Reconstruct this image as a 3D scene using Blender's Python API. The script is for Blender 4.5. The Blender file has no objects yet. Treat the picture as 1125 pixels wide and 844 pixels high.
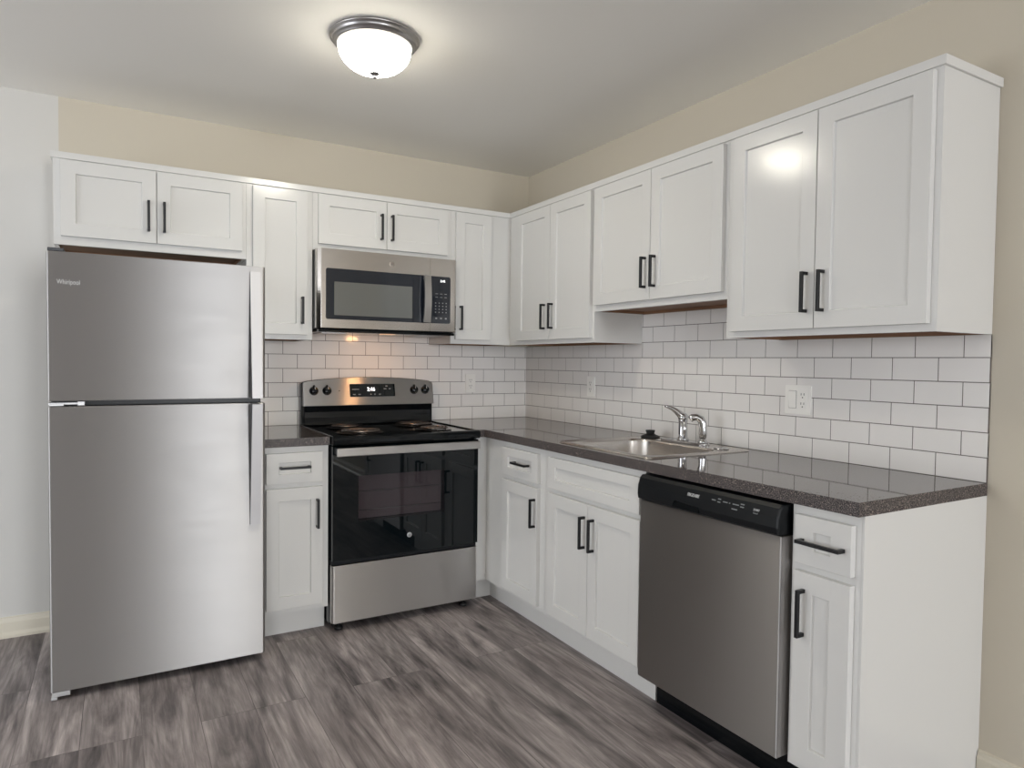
import bpy, bmesh, math, random
from mathutils import Vector, Matrix
random.seed(7)
PI = math.pi
SC = bpy.context.scene
COL = SC.collection

# ------------------------------------------------------------------ camera
H = 2.457                                    # ceiling height
cam_d = bpy.data.cameras.new('camera')
cam_d.sensor_width = 36.0
cam_d.lens = 745.495 * 36.0 / 1125.0
cam_d.clip_start = 0.05
cam = bpy.data.objects.new('camera', cam_d)
COL.objects.link(cam)
R_ = Vector((0.86484702, -0.50190952, 0.01124568))
U_ = Vector((0.00624035, 0.03314587, 0.99943104))
F_ = Vector((0.50199671, 0.86428478, -0.0317982))
m = Matrix.Identity(4)
for i in range(3):
    m[i][0] = R_[i]; m[i][1] = U_[i]; m[i][2] = -F_[i]
m[0][3], m[1][3], m[2][3] = -2.2935, -3.7626, 1.2658
cam.matrix_world = m
SC.camera = cam

# ------------------------------------------------------------------ light and exposure
SC.view_settings.view_transform = 'Standard'
SC.view_settings.look = 'None'
SC.view_settings.exposure = 0.13
SC.view_settings.gamma = 1.0
SC.view_settings.use_curve_mapping = False
SC.cycles.max_bounces = 12
SC.cycles.diffuse_bounces = 6
SC.cycles.glossy_bounces = 6
SC.cycles.use_denoising = True
SC.cycles.sample_clamp_indirect = 6.0

w = bpy.data.worlds.new('world'); SC.world = w; w.use_nodes = True
w.node_tree.nodes['Background'].inputs[0].default_value = (0.75, 0.85, 1.0, 1)
w.node_tree.nodes['Background'].inputs[1].default_value = 1.0

def area(name, loc, direction, sx, sy, power, col):
    d = bpy.data.lights.new(name, 'AREA'); d.shape = 'RECTANGLE'
    d.size = sx; d.size_y = sy; d.energy = power; d.color = col
    o = bpy.data.objects.new(name, d); COL.objects.link(o)
    o.location = loc
    o.rotation_euler = Vector(direction).to_track_quat('-Z', 'Y').to_euler()
    return o
DAY = (0.92, 0.955, 1.0)
REAR = -10.5                                  # rear wall of the room, behind the camera
WEST = -6.2                                   # left wall of the room, outside the frame
# daylight through two unseen rear windows, plus fill from a made-up left-wall window
area('daylight_rear_right', (-0.78, REAR + 0.02, 1.30), (0, 1, 0), 1.04, 1.90, 168, DAY)
area('daylight_rear_left', (-5.05, REAR + 0.02, 1.30), (0, 1, 0), 1.60, 1.90, 110, DAY)
area('fill_left', (WEST + 0.02, -1.7, 1.30), (1, 0, 0), 2.40, 1.90, 62, DAY)
# ------------------------------------------------------------------ materials
def lin(r, g, b):
    f = lambda c: (c / 255 / 12.92) if c / 255 <= 0.04045 else ((c / 255 + 0.055) / 1.055) ** 2.4
    return (f(r), f(g), f(b), 1)

def new_mat(name):
    mt = bpy.data.materials.new(name); mt.use_nodes = True
    nt = mt.node_tree
    return mt, nt, nt.nodes['Principled BSDF']

def N(nt, t, **kw):
    n = nt.nodes.new(t)
    for k, v in kw.items():
        if hasattr(n, k): setattr(n, k, v)
    return n

def plain(name, col, rough=0.5, metal=0.0, spec=0.5, bump=0.0, bscale=300, var=0.0):
    mt, nt, b = new_mat(name)
    b.inputs['Base Color'].default_value = col
    b.inputs['Roughness'].default_value = rough
    b.inputs['Metallic'].default_value = metal
    b.inputs['Specular IOR Level'].default_value = spec
    tc = N(nt, 'ShaderNodeTexCoord')
    nz = N(nt, 'ShaderNodeTexNoise'); nz.inputs['Scale'].default_value = bscale if bump else 3.0
    nz.inputs['Detail'].default_value = 3
    nt.links.new(tc.outputs['Object'], nz.inputs['Vector'])
    if bump:
        bp = N(nt, 'ShaderNodeBump'); bp.inputs['Strength'].default_value = bump; bp.inputs['Distance'].default_value = 0.001
        nt.links.new(nz.outputs['Fac'], bp.inputs['Height']); nt.links.new(bp.outputs['Normal'], b.inputs['Normal'])
    if var:
        mx = N(nt, 'ShaderNodeMixRGB'); mx.blend_type = 'MULTIPLY'; mx.inputs['Fac'].default_value = var
        mx.inputs['Color1'].default_value = col
        nt.links.new(nz.outputs['Fac'], mx.inputs['Color2']); nt.links.new(mx.outputs['Color'], b.inputs['Base Color'])
    return mt

def steel(name, col, rough, aniso=0.75, metal=1.0, smear=0.0):
    """brushed stainless steel, grain horizontal"""
    mt, nt, b = new_mat(name)
    b.inputs['Metallic'].default_value = metal
    tc = N(nt, 'ShaderNodeTexCoord'); mp = N(nt, 'ShaderNodeMapping')
    mp.inputs['Scale'].default_value = (3, 3, 900)
    nz = N(nt, 'ShaderNodeTexNoise'); nz.inputs['Scale'].default_value = 1; nz.inputs['Detail'].default_value = 4
    nt.links.new(tc.outputs['Object'], mp.inputs['Vector']); nt.links.new(mp.outputs['Vector'], nz.inputs['Vector'])
    r = N(nt, 'ShaderNodeMapRange'); r.inputs['To Min'].default_value = rough - 0.012; r.inputs['To Max'].default_value = rough + 0.012
    nt.links.new(nz.outputs['Fac'], r.inputs['Value'])
    cr = N(nt, 'ShaderNodeMixRGB'); cr.inputs['Color1'].default_value = tuple(c * 0.985 for c in col[:3]) + (1,)
    cr.inputs['Color2'].default_value = tuple(min(1, c * 1.015) for c in col[:3]) + (1,)
    nt.links.new(nz.outputs['Fac'], cr.inputs['Fac'])
    out_col = cr.outputs['Color']; out_r = r.outputs['Result']
    if smear:                                   # wiping marks left on the doors
        m2 = N(nt, 'ShaderNodeMapping'); m2.inputs['Scale'].default_value = (2.2, 2.2, 9); m2.inputs['Rotation'].default_value = (0, 0.18, 0)
        n2 = N(nt, 'ShaderNodeTexNoise'); n2.inputs['Scale'].default_value = 1.3; n2.inputs['Detail'].default_value = 5
        n2.inputs['Distortion'].default_value = 0.8
        nt.links.new(tc.outputs['Object'], m2.inputs['Vector']); nt.links.new(m2.outputs['Vector'], n2.inputs['Vector'])
        rr = N(nt, 'ShaderNodeMapRange'); rr.inputs['From Min'].default_value = 0.3; rr.inputs['From Max'].default_value = 0.7
        rr.inputs['To Min'].default_value = -smear; rr.inputs['To Max'].default_value = smear
        nt.links.new(n2.outputs['Fac'], rr.inputs['Value'])
        ad = N(nt, 'ShaderNodeMath'); ad.operation = 'ADD'
        nt.links.new(out_r, ad.inputs[0]); nt.links.new(rr.outputs['Result'], ad.inputs[1]); out_r = ad.outputs['Value']
    nt.links.new(out_col, b.inputs['Base Color']); nt.links.new(out_r, b.inputs['Roughness'])
    b.inputs['Anisotropic'].default_value = aniso
    b.inputs['Anisotropic Rotation'].default_value = 0.25
    ge = N(nt, 'ShaderNodeNewGeometry'); tg = N(nt, 'ShaderNodeVectorMath'); tg.operation = 'CROSS_PRODUCT'   # horizontal grain
    tg.inputs[0].default_value = (0.0, 0.0, 1.0)
    nt.links.new(ge.outputs['Normal'], tg.inputs[1]); nt.links.new(tg.outputs['Vector'], b.inputs['Tangent'])
    return mt

def emis(name, col, strength, base=(0.8, 0.8, 0.8, 1)):
    mt, nt, b = new_mat(name)
    b.inputs['Base Color'].default_value = base
    b.inputs['Emission Color'].default_value = col
    b.inputs['Emission Strength'].default_value = strength
    return mt

M = {}
M['white'] = plain('white cabinet paint', lin(217, 216, 213), 0.19, bump=0.04, bscale=160)
M['wood_under'] = plain('brown cabinet underside', lin(150, 112, 84), 0.6, var=0.35)
M['beige'] = plain('beige wall paint', lin(202, 194, 178), 0.75, bump=0.12, bscale=260)
M['taupe'] = plain('taupe tone for dark reflections', lin(132, 123, 113), 0.75)  # unseen rear wall, made dark to deepen the refrigerator's reflections
M['offwhite'] = plain('off white wall paint', lin(208, 206, 201), 0.7, bump=0.12, bscale=260)
M['ceiling'] = plain('ceiling paint', lin(242, 240, 235), 0.8, bump=0.1, bscale=300)
M['trim'] = plain('cream baseboard paint', lin(216, 209, 192), 0.4)
M['black_metal'] = plain('matte black pull metal', lin(26, 26, 28), 0.38, metal=0.3)
M['black'] = plain('black enamel', lin(9, 13, 16), 0.10, spec=0.35)
M['black_satin'] = plain('black satin plastic', lin(13, 16, 19), 0.33, spec=0.32)
M['dark_grey'] = plain('dark grey plastic', lin(62, 64, 68), 0.4)
M['black_glass'] = plain('black oven glass', lin(9, 15, 18), 0.025, spec=0.42)
M['plate'] = plain('white plate plastic', lin(239, 237, 232), 0.3)
M['plate_shading'] = plain('grey plate shading', lin(140, 137, 132), 0.6)  # grey that stands for the shade round the rocker
M['slot'] = plain('dark slot', lin(40, 38, 36), 0.6)
M['rubber'] = plain('black rubber', lin(20, 20, 21), 0.5)
M['chrome'] = plain('chrome', (0.62, 0.62, 0.63, 1), 0.06, metal=1.0)
M['nickel'] = plain('brushed nickel', lin(170, 168, 168), 0.32, metal=1.0)
M['coil'] = plain('burner coil metal', lin(112, 104, 99), 0.25, metal=0.9)
M['pan'] = plain('black drip pan', lin(32, 31, 31), 0.18, metal=0.4)
M['hinge'] = plain('silver hinge metal', lin(200, 200, 200), 0.4, metal=0.6)
M['steel_fridge'] = steel('refrigerator steel', (0.38, 0.368, 0.358), 0.43, aniso=1.0, smear=0.010)
M['steel'] = steel('brushed steel', (0.62, 0.60, 0.58), 0.42, aniso=1.0)
M['steel_dw'] = steel('dishwasher steel', (0.40, 0.385, 0.375), 0.40, aniso=1.0)
M['steel_bright'] = steel('handle steel', (0.52, 0.505, 0.49), 0.30)
M['steel_grip'] = steel('refrigerator grip steel', (0.40, 0.39, 0.39), 0.42)
M['steel_mw'] = steel('microwave steel', (0.50, 0.465, 0.43), 0.20, aniso=0.5)
M['steel_sink'] = steel('sink steel', (0.60, 0.57, 0.54), 0.26, aniso=0.3)
M['steel_side'] = plain('dull grey steel', lin(150, 146, 143), 0.5, metal=0.5)
M['steel_edge'] = plain('bare steel edge', (0.75, 0.75, 0.75, 1), 0.3, metal=0.8)
M['print'] = emis('pale grey print', (0.8, 0.8, 0.8, 1), 0.0, lin(205, 205, 205))
M['print_dim'] = plain('dim grey print', lin(132, 134, 136), 0.5)
M['emblem'] = plain('silver emblem', lin(190, 190, 190), 0.3, metal=0.7)
M['emblem_low'] = plain('embossed steel emblem', lin(150, 142, 134), 0.35, metal=0.9)
M['emblem_dark'] = plain('dark emblem script', lin(70, 70, 72), 0.4)
M['digits'] = emis('lit clock digits', (1, 1, 1, 1), 2.2)
def mat_lamp():
    mt, nt, b = new_mat('lit frosted glass')
    b.inputs['Base Color'].default_value = (0.9, 0.88, 0.8, 1)
    g = N(nt, 'ShaderNodeNewGeometry'); sp = N(nt, 'ShaderNodeSeparateXYZ'); nt.links.new(g.outputs['Normal'], sp.inputs['Vector'])
    mr = N(nt, 'ShaderNodeMapRange'); mr.inputs['From Min'].default_value = -0.15; mr.inputs['From Max'].default_value = -0.95
    mr.inputs['To Min'].default_value = 3.0; mr.inputs['To Max'].default_value = 50.0
    nt.links.new(sp.outputs['Z'], mr.inputs['Value']); nt.links.new(mr.outputs['Result'], b.inputs['Emission Strength'])
    b.inputs['Emission Color'].default_value = (1.0, 0.94, 0.80, 1)
    return mt
M['lamp_glass'] = mat_lamp()
M['cook_lamp'] = emis('lit amber lamp lens', (1.0, 0.50, 0.20, 1), 0.5)
M['grout'] = plain('grey grout', lin(104, 97, 92), 0.85)

def mat_tile():
    mt, nt, b = new_mat('glazed white tile')
    tc = N(nt, 'ShaderNodeTexCoord'); nz = N(nt, 'ShaderNodeTexNoise'); nz.inputs['Scale'].default_value = 7
    nt.links.new(tc.outputs['Object'], nz.inputs['Vector'])
    mx = N(nt, 'ShaderNodeMixRGB'); mx.inputs['Color1'].default_value = lin(229, 226, 222); mx.inputs['Color2'].default_value = lin(235, 232, 229)
    nt.links.new(nz.outputs['Fac'], mx.inputs['Fac']); nt.links.new(mx.outputs['Color'], b.inputs['Base Color'])
    b.inputs['Roughness'].default_value = 0.14
    n2 = N(nt, 'ShaderNodeTexNoise'); n2.inputs['Scale'].default_value = 18
    nt.links.new(tc.outputs['Object'], n2.inputs['Vector'])
    bp = N(nt, 'ShaderNodeBump'); bp.inputs['Strength'].default_value = 0.12; bp.inputs['Distance'].default_value = 0.002
    nt.links.new(n2.outputs['Fac'], bp.inputs['Height']); nt.links.new(bp.outputs['Normal'], b.inputs['Normal'])
    return mt
M['tile'] = mat_tile()

def mat_counter(name, rough, spec):
    mt, nt, b = new_mat(name)
    tc = N(nt, 'ShaderNodeTexCoord')
    def noise(sc, det):
        n = N(nt, 'ShaderNodeTexNoise'); n.inputs['Scale'].default_value = sc; n.inputs['Detail'].default_value = det
        nt.links.new(tc.outputs['Object'], n.inputs['Vector']); return n
    a = noise(420, 2)
    r1 = N(nt, 'ShaderNodeValToRGB')
    e = r1.color_ramp.elements
    e[0].position = 0.40; e[0].color = lin(22, 20, 23)
    e[1].position = 0.62; e[1].color = lin(138, 128, 124)
    x = r1.color_ramp.elements.new(0.50); x.color = lin(52, 47, 48)
    nt.links.new(a.outputs['Fac'], r1.inputs['Fac'])
    v = N(nt, 'ShaderNodeTexVoronoi'); v.inputs['Scale'].default_value = 330
    nt.links.new(tc.outputs['Object'], v.inputs['Vector'])
    r2 = N(nt, 'ShaderNodeValToRGB'); r2.color_ramp.interpolation = 'CONSTANT'
    r2.color_ramp.elements[0].color = (0, 0, 0, 1); r2.color_ramp.elements[1].position = 0.86; r2.color_ramp.elements[1].color = (1, 1, 1, 1)
    nt.links.new(v.outputs['Color'], r2.inputs['Fac'])
    mx = N(nt, 'ShaderNodeMixRGB'); mx.inputs['Color2'].default_value = lin(150, 136, 128)
    nt.links.new(r2.outputs['Color'], mx.inputs['Fac']); nt.links.new(r1.outputs['Color'], mx.inputs['Color1'])
    nt.links.new(mx.outputs['Color'], b.inputs['Base Color'])
    b.inputs['Roughness'].default_value = rough
    b.inputs['Specular IOR Level'].default_value = spec
    return mt
M['counter'] = mat_counter('speckled dark laminate', 0.04, 0.9)
M['counter_edge'] = mat_counter('speckled dark laminate edge', 0.42, 0.35)

def mat_floor():
    mt, nt, b = new_mat('grey brown vinyl planks')
    L = nt.links.new
    tc = N(nt, 'ShaderNodeTexCoord')
    mp = N(nt, 'ShaderNodeMapping'); mp.inputs['Rotation'].default_value = (0, 0, PI / 2); mp.inputs['Location'].default_value = (0.31, 0.07, 0)
    L(tc.outputs['Object'], mp.inputs['Vector'])
    br = N(nt, 'ShaderNodeTexBrick'); br.offset = 0.37; br.offset_frequency = 3; br.squash = 1.0
    br.inputs['Color1'].default_value = (0, 0, 0, 1); br.inputs['Color2'].default_value = (1, 1, 1, 1); br.inputs['Mortar'].default_value = (0.5, 0.5, 0.5, 1)
    br.inputs['Scale'].default_value = 1.0; br.inputs['Mortar Size'].default_value = 0.0012; br.inputs['Mortar Smooth'].default_value = 0.2
    br.inputs['Brick Width'].default_value = 1.52; br.inputs['Row Height'].default_value = 0.18; br.inputs['Bias'].default_value = 0
    L(mp.outputs['Vector'], br.inputs['Vector'])
    rnd = N(nt, 'ShaderNodeSeparateColor'); L(br.outputs['Color'], rnd.inputs['Color'])
    off = N(nt, 'ShaderNodeMath'); off.operation = 'MULTIPLY'; off.inputs[1].default_value = 37.0
    L(rnd.outputs['Red'], off.inputs[0])
    def grain(sx, sy, det, dist, rough=0.55):
        g = N(nt, 'ShaderNodeMapping'); g.inputs['Scale'].default_value = (sx, sy, 1)
        L(tc.outputs['Object'], g.inputs['Vector'])
        n = N(nt, 'ShaderNodeTexNoise'); n.noise_dimensions = '4D'; n.inputs['Scale'].default_value = 1; n.inputs['Detail'].default_value = det
        n.inputs['Distortion'].default_value = dist; n.inputs['Roughness'].default_value = rough
        L(g.outputs['Vector'], n.inputs['Vector']); L(off.outputs['Value'], n.inputs['W']); return n
    g1 = grain(11, 1.5, 8, 1.1, 0.62)
    g2 = grain(105, 4.0, 6, 0.6, 0.7)
    g3 = grain(5, 1.1, 3, 1.2)
    g5 = grain(6.5, 0.8, 2, 0.6, 0.4)                # contour rings of the printed grain
    w1 = N(nt, 'ShaderNodeMath'); w1.operation = 'MULTIPLY'; w1.inputs[1].default_value = 95.0; L(g5.outputs['Fac'], w1.inputs[0])
    w2 = N(nt, 'ShaderNodeMath'); w2.operation = 'SINE'; L(w1.outputs['Value'], w2.inputs[0])
    w3 = N(nt, 'ShaderNodeMapRange'); w3.inputs['From Min'].default_value = -1.0; w3.inputs['From Max'].default_value = 0.2
    w3.inputs['To Min'].default_value = 0.86; w3.inputs['To Max'].default_value = 1.02; L(w2.outputs['Value'], w3.inputs['Value'])
    r1 = N(nt, 'ShaderNodeValToRGB'); e = r1.color_ramp.elements
    e[0].position = 0.30; e[0].color = lin(66, 60, 62)
    e[1].position = 0.72; e[1].color = lin(188, 178, 175)
    x = e.new(0.50); x.color = lin(140, 131, 129)
    L(g1.outputs['Fac'], r1.inputs['Fac'])
    r2 = N(nt, 'ShaderNodeMapRange'); r2.inputs['From Min'].default_value = 0.3; r2.inputs['From Max'].default_value = 0.7
    r2.inputs['To Min'].default_value = 0.70; r2.inputs['To Max'].default_value = 1.30
    L(g2.outputs['Fac'], r2.inputs['Value'])
    r3 = N(nt, 'ShaderNodeMapRange'); r3.inputs['From Min'].default_value = 0.3; r3.inputs['From Max'].default_value = 0.7
    r3.inputs['To Min'].default_value = 0.66; r3.inputs['To Max'].default_value = 1.24
    L(g3.outputs['Fac'], r3.inputs['Value'])
    r4 = N(nt, 'ShaderNodeMapRange'); r4.inputs['To Min'].default_value = 0.84; r4.inputs['To Max'].default_value = 1.12
    L(rnd.outputs['Red'], r4.inputs['Value'])
    def mul(a, bb):
        q = N(nt, 'ShaderNodeMath'); q.operation = 'MULTIPLY'; L(a, q.inputs[0]); L(bb, q.inputs[1]); return q.outputs['Value']
    kv = N(nt, 'ShaderNodeMapping'); kv.inputs['Scale'].default_value = (5.6, 2.0, 1); L(tc.outputs['Object'], kv.inputs['Vector'])
    kn = N(nt, 'ShaderNodeTexVoronoi'); kn.inputs['Scale'].default_value = 1.0; L(kv.outputs['Vector'], kn.inputs['Vector'])   # dark knots
    kr = N(nt, 'ShaderNodeMapRange'); kr.inputs['From Min'].default_value = 0.03; kr.inputs['From Max'].default_value = 0.17
    kr.inputs['To Min'].default_value = 0.48; kr.inputs['To Max'].default_value = 1.06; L(kn.outputs['Distance'], kr.inputs['Value'])
    k = mul(mul(mul(mul(r2.outputs['Result'], r3.outputs['Result']), r4.outputs['Result']), w3.outputs['Result']), kr.outputs['Result'])
    mx = N(nt, 'ShaderNodeMixRGB'); mx.blend_type = 'MULTIPLY'; mx.inputs['Fac'].default_value = 1.0
    L(r1.outputs['Color'], mx.inputs['Color1']); L(k, mx.inputs['Color2'])
    seam = N(nt, 'ShaderNodeMixRGB'); seam.inputs['Color2'].default_value = lin(48, 43, 42)
    sf = N(nt, 'ShaderNodeMath'); sf.operation = 'MULTIPLY'; sf.inputs[1].default_value = 0.5
    L(br.outputs['Fac'], sf.inputs[0]); L(sf.outputs['Value'], seam.inputs['Fac'])
    L(mx.outputs['Color'], seam.inputs['Color1']); L(seam.outputs['Color'], b.inputs['Base Color'])
    rr = N(nt, 'ShaderNodeMapRange'); rr.inputs['To Min'].default_value = 0.42; rr.inputs['To Max'].default_value = 0.56
    L(g2.outputs['Fac'], rr.inputs['Value']); L(rr.outputs['Result'], b.inputs['Roughness'])
    bp = N(nt, 'ShaderNodeBump'); bp.inputs['Strength'].default_value = 0.15; bp.inputs['Distance'].default_value = 0.001
    L(g2.outputs['Fac'], bp.inputs['Height']); L(bp.outputs['Normal'], b.inputs['Normal'])
    return mt
M['floor'] = mat_floor()

def mat_pane(name, col, alpha, rough=0.02):
    """dark glass one can faintly see through"""
    mt, nt, b = new_mat(name)
    b.inputs['Base Color'].default_value = col; b.inputs['Roughness'].default_value = rough
    b.inputs['Specular IOR Level'].default_value = 0.6
    b.inputs['Alpha'].default_value = alpha
    return mt
M['oven_pane'] = mat_pane('tinted oven pane', lin(14, 16, 20), 0.42)
M['mw_glass'] = plain('blue black microwave glass', lin(30, 34, 42), 0.04)
M['mw_pane'] = plain('microwave screen glass', lin(120, 122, 120), 0.05, metal=0.55)

# ------------------------------------------------------------------ geometry helpers
def fB(u, d, z): return (u, -d, z)            # back wall: u = x, d = distance out of the wall
def fR(u, d, z): return (-d, -u, z)           # right wall: u = distance from the corner
def fW(u, d, z): return (u, d, z)             # plain world axes

def _merge(bm, tb, mi=0, f=None):
    if f:
        for v in tb.verts: v.co = Vector(f(*v.co))
    bmesh.ops.recalc_face_normals(tb, faces=tb.faces)
    vm = {v: bm.verts.new(v.co) for v in tb.verts}
    for fc in tb.faces:
        try: nf = bm.faces.new([vm[v] for v in fc.verts])
        except ValueError: continue
        nf.material_index = fc.material_index if fc.material_index else mi
        nf.smooth = fc.smooth
    tb.free()

def box(bm, a0, a1, b0, b1, c0, c1, f=None, mi=0, bev=0.0, seg=2):
    tb = bmesh.new()
    a0, a1 = min(a0, a1), max(a0, a1); b0, b1 = min(b0, b1), max(b0, b1); c0, c1 = min(c0, c1), max(c0, c1)
    vs = [tb.verts.new((x, y, z)) for x in (a0, a1) for y in (b0, b1) for z in (c0, c1)]
    for q in ((0, 1, 3, 2), (4, 6, 7, 5), (0, 4, 5, 1), (2, 3, 7, 6), (0, 2, 6, 4), (1, 5, 7, 3)):
        tb.faces.new([vs[i] for i in q])
    if bev:
        bmesh.ops.bevel(tb, geom=tb.edges[:], offset=bev, segments=seg, profile=0.5, affect='EDGES')
    _merge(bm, tb, mi, f)

def prism(bm, pts, h0, h1, f=None, mi=0, bev=0.0, seg=2, smooth=False):
    """polygon pts (a, b) extruded along the third axis from h0 to h1; f maps (a, b, h) to the world"""
    tb = bmesh.new()
    lo = [tb.verts.new((a, b, h0)) for a, b in pts]; hi = [tb.verts.new((a, b, h1)) for a, b in pts]
    n = len(pts)
    tb.faces.new(lo); tb.faces.new(hi)
    for i in range(n):
        q = tb.faces.new((lo[i], lo[(i + 1) % n], hi[(i + 1) % n], hi[i])); q.smooth = smooth
    if bev:
        es = [e for e in tb.edges if (e.verts[0] in hi and e.verts[1] in hi) or (e.verts[0] in lo and e.verts[1] in lo)]
        bmesh.ops.bevel(tb, geom=es, offset=bev, segments=seg, profile=0.5, affect='EDGES')
    _merge(bm, tb, mi, f)

def rrect(x0, x1, y0, y1, r, n=6):
    pts = []
    for cx, cy, a in ((x1 - r, y1 - r, 0), (x0 + r, y1 - r, PI / 2), (x0 + r, y0 + r, PI), (x1 - r, y0 + r, 1.5 * PI)):
        for i in range(n + 1):
            t = a + PI / 2 * i / n
            pts.append((cx + r * math.cos(t), cy + r * math.sin(t)))
    return pts

def lathe(bm, prof, n=40, origin=(0, 0, 0), f=None, mi=0, flip_axis=None):
    """profile of (radius, height) turned about the third axis"""
    tb = bmesh.new(); rings = []
    for r, h in prof:
        if r < 1e-6: rings.append([tb.verts.new((0, 0, h))])
        else: rings.append([tb.verts.new((r * math.cos(2 * PI * i / n), r * math.sin(2 * PI * i / n), h)) for i in range(n)])
    for A, B in zip(rings, rings[1:]):
        for i in range(n):
            j = (i + 1) % n
            if len(A) == 1 and len(B) == 1: continue
            if len(A) == 1: q = tb.faces.new((A[0], B[i], B[j]))
            elif len(B) == 1: q = tb.faces.new((A[i], A[j], B[0]))
            else: q = tb.faces.new((A[i], A[j], B[j], B[i]))
            q.smooth = True
    for ring in (rings[0], rings[-1]):
        if len(ring) > 1: tb.faces.new(ring)
    ox, oy, oz = origin
    g = f or fW
    _merge(bm, tb, mi, lambda a, b, c: tuple(Vector(g(a, b, c)) + Vector(origin)))

def tube(bm, path, radii, n=12, mi=0, caps=True):
    """round tube along a polyline"""
    if not isinstance(radii, (list, tuple)): radii = [radii] * len(path)
    P = [Vector(p) for p in path]; tb = bmesh.new(); rings = []
    t0 = (P[1] - P[0]).normalized()
    up = Vector((0, 0, 1)) if abs(t0.z) < 0.9 else Vector((1, 0, 0))
    nrm = t0.cross(up).normalized()
    for i, p in enumerate(P):
        a = P[max(i - 1, 0)]; b = P[min(i + 1, len(P) - 1)]
        t = (b - a).normalized()
        nrm = (nrm - t * nrm.dot(t)).normalized(); bi = t.cross(nrm)
        rings.append([tb.verts.new(p + (nrm * math.cos(2 * PI * k / n) + bi * math.sin(2 * PI * k / n)) * radii[i]) for k in range(n)])
    for A, B in zip(rings, rings[1:]):
        for k in range(n):
            q = tb.faces.new((A[k], A[(k + 1) % n], B[(k + 1) % n], B[k])); q.smooth = True
    if caps: tb.faces.new(rings[0]); tb.faces.new(rings[-1])
    _merge(bm, tb, mi)

def root_loc(p):
    while p is not None and p.parent is not None: p = p.parent
    return p.location.copy() if p is not None else Vector((0, 0, 0))

def obj(name, bm, mats, parent=None, label=None):
    """link a bmesh (world coordinates) as ONE object"""
    me = bpy.data.meshes.new(name)
    off = root_loc(parent)
    for v in bm.verts: v.co -= off
    bm.to_mesh(me); bm.free()
    for mt in (mats if isinstance(mats, (list, tuple)) else [mats]): me.materials.append(mt)
    o = bpy.data.objects.new(name, me); COL.objects.link(o)
    if parent is not None: o.parent = parent
    if label: o['label'] = label
    return o

def centred(o):
    """move a top-level mesh's origin to the middle of its base"""
    me = o.data; xs = [v.co for v in me.vertices]
    c = Vector(((min(v.x for v in xs) + max(v.x for v in xs)) / 2, (min(v.y for v in xs) + max(v.y for v in xs)) / 2, min(v.z for v in xs)))
    for v in me.vertices: v.co -= c
    o.location = c
    return o

def thing(name, label, cat, loc, group=None):
    o = bpy.data.objects.new(name, None); COL.objects.link(o)
    o.empty_display_size = 0.1
    o.location = loc; o['label'] = label; o['category'] = cat
    if group: o['group'] = group
    return o

def tag(o, label, cat, group=None):
    o['label'] = label; o['category'] = cat
    if group: o['group'] = group
    return o

def struct(name, bm, mats):
    o = obj(name, bm, mats); o['kind'] = 'structure'; return o

def B(): return bmesh.new()

def lettering(text, size, origin, ex, ey, mat, parent, name='lettering', thick=0.0006, xscale=1.0):
    """flat raised letters; ex = reading direction, ey = up; origin = lower left corner"""
    cu = bpy.data.curves.new('t', 'FONT'); cu.body = text; cu.size = size; cu.extrude = thick; cu.resolution_u = 3
    tmp = bpy.data.objects.new('t', cu)
    COL.objects.link(tmp)
    dg = bpy.context.evaluated_depsgraph_get()
    me = tmp.evaluated_get(dg).to_mesh()
    bm = B(); bm.from_mesh(me)
    tmp.evaluated_get(dg).to_mesh_clear()
    bpy.data.objects.remove(tmp); bpy.data.curves.remove(cu)
    ex = Vector(ex).normalized(); ey = Vector(ey).normalized(); ez = ex.cross(ey); O = Vector(origin)
    for v in bm.verts: v.co = O + ex * v.co.x * xscale + ey * v.co.y + ez * v.co.z
    return obj(name, bm, mat, parent)

# ------------------------------------------------------------------ the room
WX = -2.522                                   # where the beige paint of the back wall meets the off-white
bm = B(); box(bm, WEST - 0.1, 0.1, REAR - 0.1, 0.1, -0.1, 0.0); struct('floor', bm, M['floor'])
bm = B(); box(bm, WEST - 0.1, 0.1, REAR - 0.1, 0.1, H, H + 0.1); struct('ceiling', bm, M['ceiling'])
bm = B(); box(bm, WX, 0.0, 0, 0.1, 0, H, mi=0); box(bm, WEST, WX, 0, 0.1, 0, H, mi=1)
struct('wall_back', bm, [M['beige'], M['offwhite']])
bm = B(); box(bm, 0, 0.1, REAR, 0.1, 0, H); struct('wall_right', bm, M['beige'])

def wall_with_holes(name, f, u0, u1, holes, mat):
    """wall with window openings; holes = (u0, u1, z0, z1)"""
    bm = B(); us = sorted({u0, u1} | {h[0] for h in holes} | {h[1] for h in holes})
    for a, b in zip(us, us[1:]):
        hs = [h for h in holes if h[0] <= a + 1e-6 and h[1] >= b - 1e-6]
        if not hs: box(bm, a, b, 0, 0.1, 0, H, f)
        else:
            box(bm, a, b, 0, 0.1, 0, hs[0][2], f); box(bm, a, b, 0, 0.1, hs[0][3], H, f)
    return struct(name, bm, mat)
fRear = lambda u, d, z: (u, REAR - d, z)
fWest = lambda u, d, z: (WEST - d, u, z)
rear_holes = [(-5.87, -4.23, 0.33, 2.27), (-1.32, -0.24, 0.33, 2.27)]
west_holes = [(-2.92, -0.48, 0.33, 2.27)]  # made-up opening for the left fill light
wall_with_holes('wall_front', fRear, WEST, 0, rear_holes, M['taupe'])
wall_with_holes('wall_left', fWest, REAR, 0.1, west_holes, M['offwhite'])
k = 1
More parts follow.
